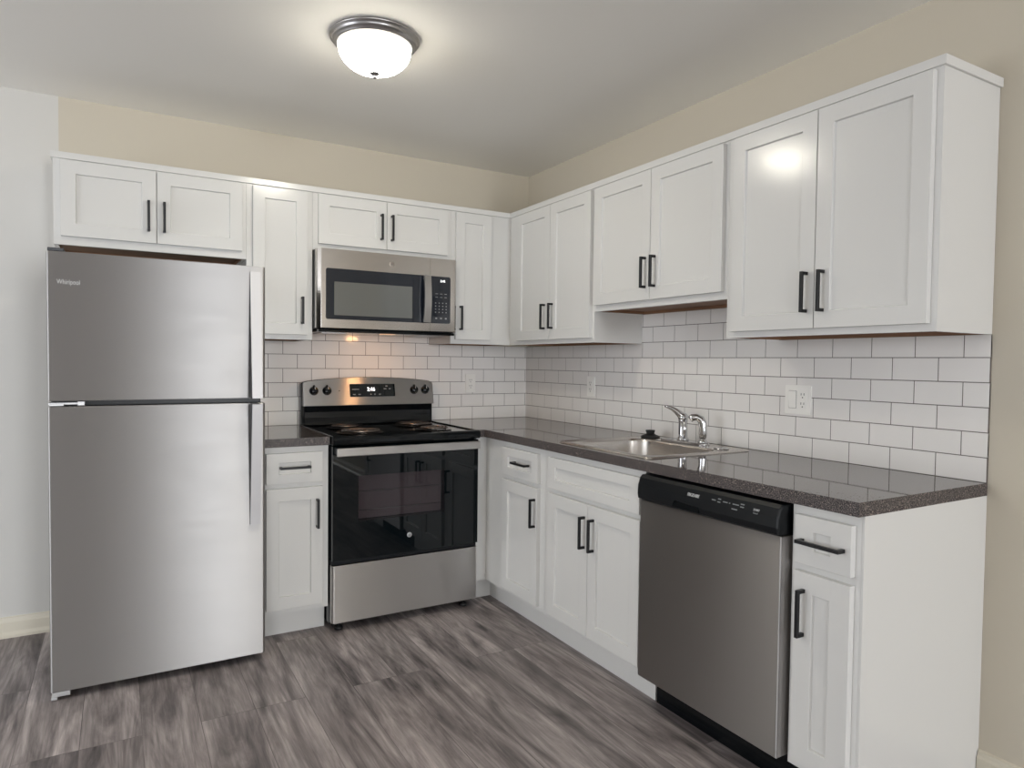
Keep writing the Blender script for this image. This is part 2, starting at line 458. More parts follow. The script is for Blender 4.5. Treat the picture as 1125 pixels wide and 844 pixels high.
for f, hs in ((fRear, rear_holes), (fWest, west_holes)):
    for (a, b, z0, z1) in hs:
        bm = B(); e = 0.05
        box(bm, a, b, 0.02, 0.09, z0, z0 + e, f); box(bm, a, b, 0.02, 0.09, z1 - e, z1, f)
        box(bm, a, a + e, 0.02, 0.09, z0 + e, z1 - e, f); box(bm, b - e, b, 0.02, 0.09, z0 + e, z1 - e, f)
        box(bm, a + e, b - e, 0.03, 0.08, (z0 + z1) / 2 - 0.02, (z0 + z1) / 2 + 0.02, f)
        struct('window_%d' % k, bm, M['white']); k += 1  # the left-wall frame only surrounds the added fill

def baseboard(name, f, u0, u1):
    bm = B()
    prof = [(0, 0), (0.026, 0), (0.026, 0.012), (0.018, 0.022), (0.016, 0.026), (0.015, 0.066), (0.011, 0.074), (0.009, 0.086), (0, 0.090)]
    prism(bm, prof, u0, u1, lambda d, z, u: f(u, d, z))
    struct(name, bm, M['trim'])
baseboard('baseboard_back', lambda u, d, z: fB(u, d, z), WEST, -2.50)
baseboard('baseboard_right', fR, 2.713, -REAR)
baseboard('baseboard_left', lambda u, d, z: (WEST + d, u, z), REAR, 0)
baseboard('baseboard_front', lambda u, d, z: (u, REAR + d, z), WEST, 0)

# ------------------------------------------------------------------ tile backsplash (running bond)
ROW = 0.0765; Z0 = 0.9142
def tiles(name, label, f, u_anchor, pitch, u_lo, u_hi, zones, flip):
    """zones = (u0, u1, z_top) above which no tile stands"""
    bm = B(); g = 0.0014
    for (a, b, zt) in zones: box(bm, a, b, 0.0004, 0.0066, Z0, zt, f, mi=1)
    for r in range(9):
        z0 = Z0 + r * ROW; z1 = z0 + ROW
        runs = []
        for (ua, ub, zt) in zones:
            zz = min(z1, zt)
            if zz - z0 < 0.006: continue
            if runs and runs[-1][1] == ua and runs[-1][2] == zz: runs[-1] = (runs[-1][0], ub, zz)
            else: runs.append((ua, ub, zz))
        off = u_anchor if (r % 2) == 1 else u_anchor + flip * pitch
        k0 = math.floor((u_lo - off) / pitch) - 1
        for k in range(k0, k0 + 40):
            a, b = off + k * pitch, off + (k + 1) * pitch
            for (ua, ub, zt) in runs:
                x0, x1 = max(a, ua), min(b, ub)
                if x1 - x0 < 0.006: continue
                e0 = g if x0 == a else 0; e1 = g if x1 == b else 0
                e2 = g if zt == z1 else 0
                box(bm, x0 + e0, x1 - e1, 0.001, 0.0074, z0 + g, zt - e2, f, mi=0)
    return tag(centred(obj(name, bm, [M['tile'], M['grout']])), label, 'tile backsplash')
tiles('tile_backsplash', 'white subway tile backsplash on the back wall behind the range', fB, -0.1675, 0.1515, -1.80, -0.0085,
      [(-1.80, -1.4495, 1.366), (-1.4495, -0.689, 1.4185), (-0.689, -0.0085, 1.366)], 0.5)
tiles('tile_backsplash', 'white subway tile backsplash on the right wall behind the sink', fR, 0.0790, 0.1504, 0.0, 2.711,
      [(0.0, 1.1255, 1.366), (1.1255, 1.9485, 1.512), (1.9485, 2.711, 1.366)], 0.5)

# ------------------------------------------------------------------ cabinet parts
def shaker(bm, f, u0, u1, z0, z1, d0, st=0.057, th=0.020, rec=0.009, ru=None):
    """framed door or drawer front with a recessed flat panel"""
    ru = st if ru is None else ru
    tb = bmesh.new()
    ring = lambda a, b, c, e, d: [tb.verts.new(p) for p in ((a, d, c), (b, d, c), (b, d, e), (a, d, e))]
    bk = ring(u0, u1, z0, z1, d0); fr = ring(u0, u1, z0, z1, d0 + th)
    inn = ring(u0 + ru, u1 - ru, z0 + st, z1 - st, d0 + th)
    s = 0.002
    pn = ring(u0 + ru + s, u1 - ru - s, z0 + st + s, z1 - st - s, d0 + th - rec)
    tb.faces.new(bk); tb.faces.new(pn)
    for A, Bq in ((bk, fr), (fr, inn), (inn, pn)):
        for i in range(4): tb.faces.new((A[i], A[(i + 1) % 4], Bq[(i + 1) % 4], Bq[i]))
    es = []
    for rg, off in ((fr, 0), (inn, 0)):
        for i in range(4):
            e = tb.edges.get((rg[i], rg[(i + 1) % 4]))
            if e: es.append(e)
    for i in range(4):
        e = tb.edges.get((bk[i], fr[i]))
        if e: es.append(e)
    bmesh.ops.bevel(tb, geom=es, offset=0.0013, segments=2, profile=0.5, affect='EDGES')
    _merge(bm, tb, 0, f)

def pull(f, parent, u, z, d0, vertical=True, L=0.134):
    """square black bar pull on two posts"""
    bm = B(); t = 0.0052; s = 0.031
    if vertical:
        box(bm, u - t, u + t, d0 + s - 0.010, d0 + s, z - L / 2, z + L / 2, f, bev=0.0012)
        for q in (-1, 1): box(bm, u - t, u + t, d0, d0 + s - 0.006, z + q * (L / 2 - t) - t, z + q * (L / 2 - t) + t, f, bev=0.0008)
    else:
        box(bm, u - L / 2, u + L / 2, d0 + s - 0.010, d0 + s, z - t, z + t, f, bev=0.0012)
        for q in (-1, 1): box(bm, u + q * (L / 2 - t) - t, u + q * (L / 2 - t) + t, d0, d0 + s - 0.006, z - t, z + t, f, bev=0.0008)
    return obj('handle', bm, M['black_metal'], parent, 'matte black bar pull')

UD = 0.306; BD = 0.617; TD = 0.020

def carcass_upper(f, u0, u1, z0, z1):
    """closed wall cabinet box with a recessed brown underside"""
    tb = bmesh.new(); r = 0.016; g = 0.0004
    u0 += g; u1 -= g
    d0, d1 = 0.0085, UD
    R4 = lambda a, b, c, e, z: [tb.verts.new(p) for p in ((a, c, z), (b, c, z), (b, e, z), (a, e, z))]
    top = R4(u0, u1, 0.001, d1, z1); bot = R4(u0, u1, 0.001, d1, z0)
    i1 = R4(u0 + r, u1 - r, 0.0095, d1 - 0.020, z0); i2 = R4(u0 + r, u1 - r, 0.0095, d1 - 0.020, z0 + 0.013)
    tb.faces.new(top)
    for A, Bq in ((top, bot), (bot, i1)):
        for i in range(4): tb.faces.new((A[i], A[(i + 1) % 4], Bq[(i + 1) % 4], Bq[i]))
    for i in range(4):
        q = tb.faces.new((i1[i], i1[(i + 1) % 4], i2[(i + 1) % 4], i2[i])); q.material_index = 1
    q = tb.faces.new(i2); q.material_index = 1
    bm = B(); _merge(bm, tb, 0, f)
    return bm

def upper(name, label, f, u0, u1, z0, z1, doors, group='wall cabinets'):
    """doors = (u0, u1, z0, z1, handle u, handle z)"""
    c = f((u0 + u1) / 2, 0.15, z0)
    t = thing(name, label, 'wall cabinet', c, group)
    obj('body', carcass_upper(f, u0, u1, z0, z1), [M['white'], M['wood_under']], t)
    for (a, b, c0, c1, hu, hz) in doors:
        bm = B(); shaker(bm, f, a, b, c0, c1, UD + 0.0003, st=0.055)
        dr = obj('door', bm, M['white'], t)
        pull(f, dr, hu, hz, UD + TD)
    return t

ZT = 2.122; DT = 2.097
upper('wall_cabinet', 'short white two-door wall cabinet above the refrigerator', fB, -2.525, -1.7605, 1.744, ZT,
      [(-2.499, -2.1415, 1.779, DT, -2.172, 1.895), (-2.1385, -1.780, 1.779, DT, -2.110, 1.895)])
upper('wall_cabinet', 'tall single-door white wall cabinet between refrigerator and microwave', fB, -1.7605, -1.4485, 1.367, ZT,
      [(-1.733, -1.4765, 1.391, DT, -1.504, 1.511)])
upper('wall_cabinet', 'short white two-door wall cabinet directly above the microwave', fB, -1.4485, -0.688, 1.8195, ZT,
      [(-1.4225, -1.069, 1.851, DT, -1.099, 1.963), (-1.066, -0.7135, 1.851, DT, -1.041, 1.963)])
nc = upper('wall_cabinet', 'narrow single-door white wall cabinet right of the microwave, at the corner', fB, -0.688, -0.306, 1.367, ZT,
      [(-0.6645, -0.4415, 1.391, DT, -0.638, 1.510)])
upper('wall_cabinet', 'tall white two-door wall cabinet on the right wall at the corner', fR, 0.306, 1.1255, 1.367, ZT,
      [(0.410, 0.7545, 1.389, DT, 0.7115, 1.511), (0.7575, 1.108, 1.389, DT, 0.7865, 1.511)])
upper('wall_cabinet', 'shorter white two-door wall cabinet hanging above the sink', fR, 1.1255, 1.9485, 1.514, ZT,
      [(1.1395, 1.5330, 1.542, DT, 1.5065, 1.659), (1.5360, 1.9330, 1.542, DT, 1.567, 1.659)])
upper('wall_cabinet', 'large white two-door wall cabinet at the open right end', fR, 1.9485, 2.7105, 1.367, ZT,
      [(1.982, 2.330, 1.389, DT, 2.303, 1.508), (2.333, 2.691, 1.389, DT, 2.364, 1.508)])
# flat moulding along the tops
bm = B(); zA, zB = 2.104, 2.1315; q0, q1 = UD + 0.0004, UD + 0.0094
prism(bm, [(-2.533, -q1), (-q1, -q1), (-q1, -2.7185), (-0.001, -2.7185), (-0.001, -2.7109), (-q0, -2.7109), (-q0, -q0), (-2.5254, -q0), (-2.5254, -0.001), (-2.533, -0.001)], zA, zB, bev=0.0012)
tag(centred(obj('cabinet_moulding', bm, M['white'])), 'flat white moulding strip along the top edge of all the wall cabinets', 'moulding')

def base_cabinet(label, f, u0, u1, fronts, toe=(None, None), extra=None, u_box0=None):
    """open carcass, toe kick, drawers and doors. fronts = (kind, u0, u1, z0, z1, stile, handle)"""
    t = thing('base_cabinet', label, 'base cabinet', f((u0 + u1) / 2, 0.3, 0), 'base cabinets')
    a = u0 if u_box0 is None else u_box0
    z0, z1 = 0.116, 0.8752; g = 0.0004
    bm = B()
    box(bm, u0 + g, u1 - g, BD - 0.019, BD, z0, z1, f)
    for (p, q) in ((a + g, a + 0.017), (u1 - 0.017, u1 - g)): box(bm, p, q, 0.010, BD - 0.0192, z0, z1, f)
    box(bm, a + 0.0175, u1 - 0.0175, 0.010, 0.020, z0, z1, f); box(bm, a + 0.0175, u1 - 0.0175, 0.0205, BD - 0.0192, z0, z0 + 0.016, f)
    obj('body', bm, M['white'], t)
    bm = B(); box(bm, (u0 if toe[0] is None else toe[0]) + g, (u1 if toe[1] is None else toe[1]) - g, 0.538, 0.553, 0.0005, 0.1158, f)
    if extra:
        for e in extra: box(bm, *e)
    obj('toe_kick', bm, M['white'], t)
    for fr in fronts:
        kind, p, q, c0, c1, st, ru, h = fr
        bm = B(); shaker(bm, f, p, q, c0, c1, BD + 0.0003, st=st, ru=ru)
        dr = obj(kind, bm, M['white'], t)
        if h: pull(f, dr, h[0], h[1], BD + TD, h[2])
    return t
DZ = (0.7095, 0.8465); OZ = (0.140, 0.6870)
base_cabinet('white base cabinet with one drawer and one door, between refrigerator and range', fB, -1.757, -1.4505,
             [('drawer', -1.7290, -1.4795, *DZ, 0.042, 0.054, (-1.606, 0.782, False)),
              ('door', -1.7290, -1.4795, *OZ, 0.057, 0.054, (-1.506, 0.564, True))])
cb = base_cabinet('white corner base cabinet with one drawer and one door, right of the range', fR, 0.617, 1.1955,
             [('drawer', 0.8200, 1.1480, *DZ, 0.042, 0.055, (1.014, 0.783, False)),
              ('door', 0.8200, 1.1480, *OZ, 0.057, 0.055, (1.131, 0.572, True))], toe=(0.553, None), u_box0=0.03)
bm = B(); box(bm, -0.6775, -0.617, -0.617, -0.598, 0.116, 0.8752)
obj('filler_panel', bm, M['white'], cb)
bm = B(); box(bm, -0.6775, -0.5532, -0.553, -0.538, 0.0005, 0.1158); obj('toe_kick', bm, M['white'], cb)
base_cabinet('white two-door base cabinet with a false drawer front, under the sink', fR, 1.1955, 1.8665,
             [('drawer_front', 1.2400, 1.8520, *DZ, 0.042, 0.055, None),
              ('door', 1.2400, 1.5375, *OZ, 0.057, 0.055, (1.517, 0.569, True)),
              ('door', 1.5405, 1.8570, *OZ, 0.057, 0.055, (1.578, 0.569, True))])
eb = base_cabinet('narrow white base cabinet with drawer and door at the open right end', fR, 2.4955, 2.7045,
             [('drawer', 2.5150, 2.6875, *DZ, 0.042, 0.060, (2.604, 0.777, False)),
              ('door', 2.5150, 2.6875, *OZ, 0.057, 0.060, (2.549, 0.574, True))])
bm = B(); box(bm, 2.7047, 2.7108, 0.0005, BD, 0.0005, 0.8752, fR); obj('end_panel', bm, M['white'], eb)

# ------------------------------------------------------------------ worktops
def slab(name, label, xs, ys, inside, z0=0.8756, z1=0.914):
    bm = B(); V = {}
    def v(i, j, k):
        if (i, j, k) not in V: V[(i, j, k)] = bm.verts.new((xs[i], ys[j], z1 if k else z0))
        return V[(i, j, k)]
    cell = lambda i, j: 0 <= i < len(xs) - 1 and 0 <= j < len(ys) - 1 and inside((xs[i] + xs[i + 1]) / 2, (ys[j] + ys[j + 1]) / 2)
    for i in range(len(xs) - 1):
        for j in range(len(ys) - 1):
            if not cell(i, j): continue
            for k in (0, 1): bm.faces.new([v(i, j, k), v(i + 1, j, k), v(i + 1, j + 1, k), v(i, j + 1, k)])
            for di, dj, p, q in ((-1, 0, (i, j), (i, j + 1)), (1, 0, (i + 1, j), (i + 1, j + 1)), (0, -1, (i, j), (i + 1, j)), (0, 1, (i, j + 1), (i + 1, j + 1))):
                if not cell(i + di, j + dj): bm.faces.new([v(*p, 0), v(*q, 0), v(*q, 1), v(*p, 1)])
    bmesh.ops.recalc_face_normals(bm, faces=bm.faces)
    for fc in bm.faces: fc.material_index = 0 if abs(fc.normal.z) > 0.5 else 1
    return tag(centred(obj(name, bm, [M['counter'], M['counter_edge']])), label, 'worktop')
CD = 0.6437
slab('worktop', 'short dark speckled worktop between refrigerator and range', [-1.757, -1.4505], [-CD, -0.0004], lambda x, y: True)
SX = (-0.580, -0.075); SY = (-1.840, -1.280)
slab('worktop', 'long dark speckled worktop turning the corner and holding the sink', [-0.6778, -CD, SX[0], SX[1], -0.0004], [-2.711, SY[0], SY[1], -CD, -0.0004],
     lambda x, y: (x > -CD or y > -CD) and not (SX[0] < x < SX[1] and SY[0] < y < SY[1]))

# ------------------------------------------------------------------ sink
def loops(bm, rings, mi=0, close_last=True, smooth=True):
    tb = bmesh.new(); RR = [[tb.verts.new(p) for p in r] for r in rings]
    n = len(RR[0])
    for A, Bq in zip(RR, RR[1:]):
        for i in range(n):
            q = tb.faces.new((A[i], A[(i + 1) % n], Bq[(i + 1) % n], Bq[i])); q.smooth = smooth
    if close_last: tb.faces.new(RR[-1])
    _merge(bm, tb, mi)
t = thing('kitchen_sink', 'stainless steel drop-in single bowl sink set in the worktop', 'sink', (-0.33, -1.56, 0.914))
rr = lambda x0, x1, y0, y1, r, z: [(a, b, z) for a, b in rrect(x0, x1, y0, y1, r, 8)]
ox0, ox1, oy0, oy1 = -0.604, -0.052, -1.862, -1.262
bx0, bx1, by0, by1 = -0.560, -0.170, -1.815, -1.310
bm = B()
loops(bm, [rr(ox0, ox1, oy0, oy1, 0.022, 0.9144), rr(ox0 + .001, ox1 - .001, oy0 + .001, oy1 - .001, 0.022, 0.9180),
           rr(ox0 + .006, ox1 - .006, oy0 + .006, oy1 - .006, 0.020, 0.9205), rr(ox0 + .013, ox1 - .013, oy0 + .013, oy1 - .013, 0.020, 0.9185),
           rr(ox0 + .016, ox1 - .016, oy0 + .016, oy1 - .016, 0.020, 0.9172),
           rr(bx0 - .004, bx1 + .004, by0 - .004, by1 + .004, 0.085, 0.9170)], close_last=False)
obj('rim', bm, M['steel_sink'], t)
bm = B()
loops(bm, [rr(bx0 - .004, bx1 + .004, by0 - .004, by1 + .004, 0.085, 0.9170), rr(bx0, bx1, by0, by1, 0.083, 0.9145),
           rr(bx0 + .003, bx1 - .003, by0 + .003, by1 - .003, 0.08, 0.905), rr(bx0 + .012, bx1 - .012, by0 + .012, by1 - .012, 0.075, 0.77),
           rr(bx0 + .03, bx1 - .03, by0 + .03, by1 - .03, 0.06, 0.745), rr(bx0 + .14, bx1 - .14, by0 + .18, by1 - .18, 0.03, 0.741)])
obj('bowl', bm, M['steel_sink'], t)
bm = B(); lathe(bm, [(0.0, 0.0), (0.040, 0.0), (0.044, 0.002), (0.040, 0.004), (0.02, 0.003), (0, 0.003)], 28, (-0.365, -1.5625, 0.7415)); obj('drain', bm, M['chrome'], t)

# faucet on the sink's back ledge
ZS = 0.9172
t = thing('kitchen_faucet', 'chrome single-lever faucet standing behind the sink bowl', 'faucet', (-0.115, -1.535, ZS))
bm = B(); prism(bm, rrect(-0.141, -0.089, -1.685, -1.405, 0.025), ZS, ZS + 0.010, bev=0.004, seg=3); obj('deck_plate', bm, M['chrome'], t)
bm = B()
lathe(bm, [(0.026, 0), (0.026, 0.008), (0.021, 0.014), (0.0200, 0.03), (0.0195, 0.075), (0.0205, 0.088), (0.0215, 0.094)], 28, (-0.115, -1.535, ZS + 0.010)); obj('body', bm, M['chrome'], t)
bm = B()
lathe(bm, [(0.0215, 0), (0.0220, 0.008), (0.0200, 0.018), (0.013, 0.026), (0, 0.028)], 28, (-0.115, -1.535, ZS + 0.1042)); obj('cap', bm, M['chrome'], t)
bm = B()
tube(bm, [(-0.116, -1.534, ZS + 0.112), (-0.126, -1.526, ZS + 0.126), (-0.138, -1.515, ZS + 0.140), (-0.152, -1.503, ZS + 0.151), (-0.166, -1.491, ZS + 0.158), (-0.176, -1.482, ZS + 0.1615)], [0.0185, 0.0160, 0.0128, 0.0098, 0.0072, 0.0050], 16)
obj('lever', bm, M['chrome'], t)
bm = B()
tube(bm, [(-0.126, -1.553, ZS + 0.020), (-0.133, -1.565, ZS + 0.060), (-0.130, -1.559, ZS + 0.085), (-0.119, -1.541, ZS + 0.102)], [0.007, 0.0065, 0.0075, 0.011], 12)
obj('spout', bm, M['chrome'], t)
t = thing('sink_sprayer', 'chrome side sprayer standing right of the faucet', 'sprayer', (-0.115, -1.655, ZS + 0.010))
bm = B(); lathe(bm, [(0.022, 0.0004), (0.022, 0.006), (0.015, 0.012), (0.012, 0.016), (0.012, 0.020)], 24, (-0.115, -1.655, ZS + 0.010)); obj('base', bm, M['chrome'], t)
bm = B()
tube(bm, [(-0.115, -1.655, ZS + 0.030), (-0.115, -1.655, ZS + 0.052), (-0.116, -1.655, ZS + 0.078), (-0.117, -1.654, ZS + 0.096), (-0.123, -1.648, ZS + 0.113), (-0.136, -1.637, ZS + 0.122), (-0.150, -1.625, ZS + 0.119), (-0.157, -1.619, ZS + 0.111)],
     [0.0140, 0.0178, 0.0158, 0.0180, 0.0165, 0.0152, 0.0158, 0.0145], 16)
obj('spray_head', bm, M['chrome'], t)
bm = B(); lathe(bm, [(0.030, 0), (0.031, 0.003), (0.026, 0.006), (0, 0.0075)], 32, (-0.135, -1.778, ZS + 0.0003))
tag(centred(obj('hole_cover', bm, M['chrome'])), 'round chrome hole cover on the sink ledge, right of the sprayer', 'hole cover')
t = thing('sink_stopper', 'black rubber sink stopper set upside down at the left back of the sink', 'sink stopper', (-0.118, -1.325, ZS))
bm = B(); lathe(bm, [(0.0, 0.0004), (0.043, 0.0004), (0.045, 0.006), (0.038, 0.011), (0.026, 0.015), (0.021, 0.019), (0, 0.019)], 32, (-0.118, -1.325, ZS)); obj('flange', bm, M['rubber'], t)
bm = B(); lathe(bm, [(0.0195, 0.0192), (0.0185, 0.024), (0.022, 0.032), (0.022, 0.036), (0, 0.037)], 28, (-0.118, -1.325, ZS)); obj('knob', bm, M['rubber'], t)

# ------------------------------------------------------------------ outlets and switch
def outlet(label, f, u, z, d=0.008):
    t = thing('wall_outlet', label, 'wall outlet', f(u, d, z))
    bm = B(); prism(bm, rrect(u - 0.034, u + 0.034, z - 0.056, z + 0.056, 0.004), d + 0.0003, d + 0.006, lambda a, b, c: f(a, c, b), bev=0.0018); obj('cover_plate', bm, M['plate'], t)
    socket(f, u, z, d, t); return t
def socket(f, u, z, d, t):
    bm = B(); prism(bm, rrect(u - 0.0165, u + 0.0165, z - 0.033, z + 0.033, 0.003), d + 0.0062, d + 0.0082, lambda a, b, c: f(a, c, b), bev=0.0008); s = obj('socket', bm, M['plate'], t)
    bm = B()
    for q in (0.018, -0.018):
        for e in (-0.0063, 0.0063): box(bm, u + e - 0.0011, u + e + 0.0011, d + 0.0083, d + 0.0087, z + q - 0.001, z + q + 0.008, f)
        prism(bm, [(u + 0.0026 * math.cos(k * PI / 4), z + q - 0.009 + 0.0026 * math.sin(k * PI / 4)) for k in range(8)], d + 0.0083, d + 0.0087, lambda a, b, c: f(a, c, b))
    obj('slots', bm, M['slot'], s, 'dark socket slots')
outlet('white single wall outlet on the back wall tiles right of the range', fB, -0.4125, 1.134)
outlet('white single wall outlet on the right wall tiles left of the sink', fR, 0.711, 1.137)
t = thing('switch_plate', 'white double wall plate with rocker switch and outlet, right of the sink', 'switch plate', fR(2.0455, 0.008, 1.134))
bm = B(); prism(bm, rrect(1.988, 2.103, 1.078, 1.190, 0.004), 0.0083, 0.014, lambda a, b, c: fR(a, c, b), bev=0.0018); obj('cover_plate', bm, M['plate'], t)
bm = B(); prism(bm, rrect(2.0045, 2.0405, 1.0995, 1.1685, 0.002), 0.0141, 0.0145, lambda a, b, c: fR(a, c, b)); obj('rocker_shading', bm, M['plate_shading'], t, 'grey shading strip around the rocker')  # rocker's edge shading put in as a grey strip
bm = B(); prism(bm, [(1.101, 0.0146), (1.167, 0.0146), (1.167, 0.0205), (1.134, 0.0165), (1.101, 0.0152)], 2.006, 2.039, lambda a, b, c: fR(c, b, a)); obj('rocker', bm, M['plate'], t)
socket(fR, 2.0685, 1.134, 0.008, t)

# ------------------------------------------------------------------ refrigerator
X0, X1 = -2.516, -1.7625; YF = -0.800
t = thing('refrigerator', 'stainless steel top-freezer refrigerator standing left of the base cabinets', 'refrigerator', ((X0 + X1) / 2, -0.42, 0))
bm = B(); box(bm, X0 + 0.006, X1 - 0.006, -0.725, -0.045, 0.030, 1.640, bev=0.004)
obj('cabinet', bm, M['dark_grey'], t, 'dark grey steel cabinet')
bm = B(); box(bm, X0 + 0.012, X1 - 0.012, -0.742, -0.7255, 0.045, 1.630); obj('gasket', bm, M['black_satin'], t, 'black door gasket')
def fr_door(name, z0, z1):
    bm = B(); prism(bm, rrect(X0, X1, YF, -0.7425, 0.010, 4), z0, z1, bev=0.003)
    return obj(name, bm, M['steel_fridge'], t)
fz = fr_door('freezer_door', 1.106, 1.650); fd = fr_door('refrigerator_door', 0.030, 1.086)
def fr_handle(door, z_tip, z_seam):
    """flat steel strip that leaves the door and bows out towards the seam, on a dark wedge"""
    n = 14; a, b = -1.8235, -1.7835; bm = B(); front = []; 
    for i in range(n + 1):
        s = i / n; z = z_tip + (z_seam - z_tip) * s
        front.append((YF - 0.006 - 0.056 * s ** 1.12, z))
    outline = [(YF - 0.0003, z_tip)] + front + [(YF - 0.0003, z_seam)]
    fx = lambda y, z, x: (x, y, z)
    prism(bm, [(y + 0.003 if 0 < i < n + 2 else y, z) for i, (y, z) in enumerate(outline)], a + 0.003, b - 0.003, fx)
    h = obj('handle', bm, M['dark_grey'], door, 'dark grey wedge of handle side and shadow, with steel face')  # dark colour covers both the plastic side and the shadow behind the strip
    bm = B()
    strip = [(y - 0.003, z) for y, z in front] + [(y + 0.0029, z) for y, z in reversed(front)]
    tb = bmesh.new()
    lo = [tb.verts.new((a, y, z)) for y, z in strip]; hi = [tb.verts.new((b, y, z)) for y, z in strip]; N2 = len(strip)
    for i in range(N2): q = tb.faces.new((lo[i], lo[(i + 1) % N2], hi[(i + 1) % N2], hi[i]))
    m2 = n + 1
    for S in (lo, hi):
        for i in range(n): tb.faces.new((S[i], S[i + 1], S[N2 - 2 - i], S[N2 - 1 - i]))
    _merge(bm, tb)
    obj('grip', bm, M['steel_grip'], door, 'polished steel handle face')
fr_handle(fz, 1.626, 1.108); fr_handle(fd, 0.580, 1.084)
lettering('Whirlpool', 0.026, (-2.484, YF - 0.0004, 1.532), (1, 0, 0), (0, 0, 1), M['print'], fz, 'lettering', xscale=0.66)
bm = B(); box(bm, X0 + 0.004, X0 + 0.055, YF + 0.006, -0.70, 1.6505, 1.6635, bev=0.003); obj('hinge_cover', bm, M['dark_grey'], t)
bm = B(); box(bm, X0 + 0.002, X0 + 0.115, YF + 0.012, -0.7427, 1.092, 1.100, bev=0.001)
box(bm, X0 + 0.092, X0 + 0.115, YF + 0.004, YF + 0.020, 1.0885, 1.1035, bev=0.001); box(bm, X0 + 0.004, X0 + 0.05, YF + 0.006, YF + 0.016, 1.0875, 1.0955, bev=0.001)
obj('hinge', bm, M['hinge'], t, 'silver middle hinge')
bm = B(); box(bm, X0 + 0.005, X0 + 0.062, YF + 0.004, -0.735, 0.012, 0.029, bev=0.002); box(bm, X0 + 0.002, X0 + 0.022, YF + 0.002, -0.745, 0.002, 0.012, bev=0.002)
obj('hinge', bm, M['hinge'], t, 'silver bottom hinge bracket')
for x in (X0 + 0.06, X1 - 0.06):
    bm = B(); lathe(bm, [(0.018, 0.0003), (0.018, 0.012), (0.008, 0.014), (0.008, 0.030)], 16, (x, -0.70, 0)); obj('foot', bm, M['black_satin'], t)
    bm = B(); lathe(bm, [(0.018, 0.0003), (0.018, 0.012), (0.008, 0.014), (0.008, 0.030)], 16, (x, -0.10, 0)); obj('foot', bm, M['black_satin'], t)
bm = B(); box(bm, X0 + 0.06, X1 - 0.02, -0.715, -0.705, 0.008, 0.0295); obj('grille', bm, M['black_satin'], t)

# ------------------------------------------------------------------ range
X0, X1 = -1.4465, -0.6895; YD = -0.662
t = thing('electric_range', 'black and stainless electric coil range between the base cabinets', 'range', ((X0 + X1) / 2, -0.34, 0))
bm = B(); box(bm, X0 + 0.001, X1 - 0.001, -0.620, -0.030, 0.030, 0.871, bev=0.002); obj('body', bm, M['black'], t)
bm = B()
prof = [(-0.030, 0.8715), (-0.030, 0.916), (-0.042, 0.916), (-0.050, 0.911), (-0.652, 0.911), (-0.662, 0.9165), (-0.676, 0.9165), (-0.685, 0.911), (-0.688, 0.900), (-0.687, 0.884), (-0.680, 0.876), (-0.655, 0.8735), (-0.620, 0.8715)]
prism(bm, prof, X0 + 0.006, X1 - 0.006, lambda y, z, x: (x, y, z), bev=0.0)
for (a, b) in ((X0, X0 + 0.012), (X1 - 0.012, X1)):
    prism(bm, [(-0.030, 0.876), (-0.030, 0.9175), (-0.672, 0.9175), (-0.686, 0.911), (-0.689, 0.900), (-0.688, 0.884), (-0.680, 0.876)], a, b, lambda y, z, x: (x, y, z), bev=0.0025)
ct = obj('cooktop', bm, M['black'], t)
def burner(x, y, r):
    z = 0.9112
    bm = B(); lathe(bm, [(r * 0.55, 0.0002), (r + 0.004, 0.0002), (r + 0.018, 0.0035), (r + 0.019, 0.0045), (r + 0.012, 0.0048), (r - 0.004, 0.0012), (r * 0.55, 0.0006)], 40, (x, y, z))
    p = obj('burner', bm, M['pan'], t)
    bm = B(); turns = 4 if r > 0.085 else 3; pts = []; rr_ = []
    n = 34 * turns; r0 = 0.026
    for i in range(n + 1):
        s = i / n; ang = 2 * PI * turns * s + 0.6; rad = r0 + (r - r0) * s
        pts.append((x + rad * math.cos(ang), y + rad * math.sin(ang), z + 0.0125))
    tube(bm, pts, 0.0036, 8)
    obj('coil', bm, M['coil'], p, 'bare metal heating coil')
    bm = B()
    for kk in range(3):
        an = kk * 2 * PI / 3 + 0.3
        tube(bm, [(x + 0.012 * math.cos(an), y + 0.012 * math.sin(an), z + 0.0068), (x + (r + 0.01) * math.cos(an), y + (r + 0.01) * math.sin(an), z + 0.0068)], 0.0024, 6)
    lathe(bm, [(0.0, 0.004), (0.014, 0.004), (0.016, 0.008), (0.013, 0.0105), (0, 0.011)], 18, (x, y, z)); obj('coil_support', bm, M['coil'], p)
burner(-1.265, -0.505, 0.098); burner(-1.265, -0.235, 0.076); burner(-0.872, -0.505, 0.076); burner(-0.872, -0.235, 0.098)
# backguard
bm = B()
arc = lambda x, za, zb: za + (zb - za) * (1 - ((x - (X0 + X1) / 2) / ((X1 - X0) / 2)) ** 2)
def bg_outline(x0, x1, zlow, ze, zc, r=0.012):
    pts = [(x0, zlow), (x1, zlow)]; top = []
    for i in range(25):
        x = x1 - (x1 - x0) * i / 24; top.append((x, arc(x, ze, zc)))
    c1 = [(x1, top[0][1] - r), (x1 - r * 0.3, top[0][1] - r * 0.3)]; c0 = [(x0 + r * 0.3, top[-1][1] - r * 0.3), (x0, top[-1][1] - r)]
    return pts + c1 + [p for p in top if x0 + r < p[0] < x1 - r] + c0
fy = lambda a, b, c: (a, c, b)
prism(bm, bg_outline(X0, X1, 0.9178, 1.150, 1.1745), -0.062, -0.030, fy, bev=0.002)
prism(bm, [(-0.0625, 0.9178), (-0.0625, 1.018), (-0.076, 1.018), (-0.070, 0.985), (-0.072, 0.955), (-0.080, 0.930), (-0.082, 0.9178)], X0 + 0.016, X1 - 0.016, lambda y, z, x: (x, y, z))
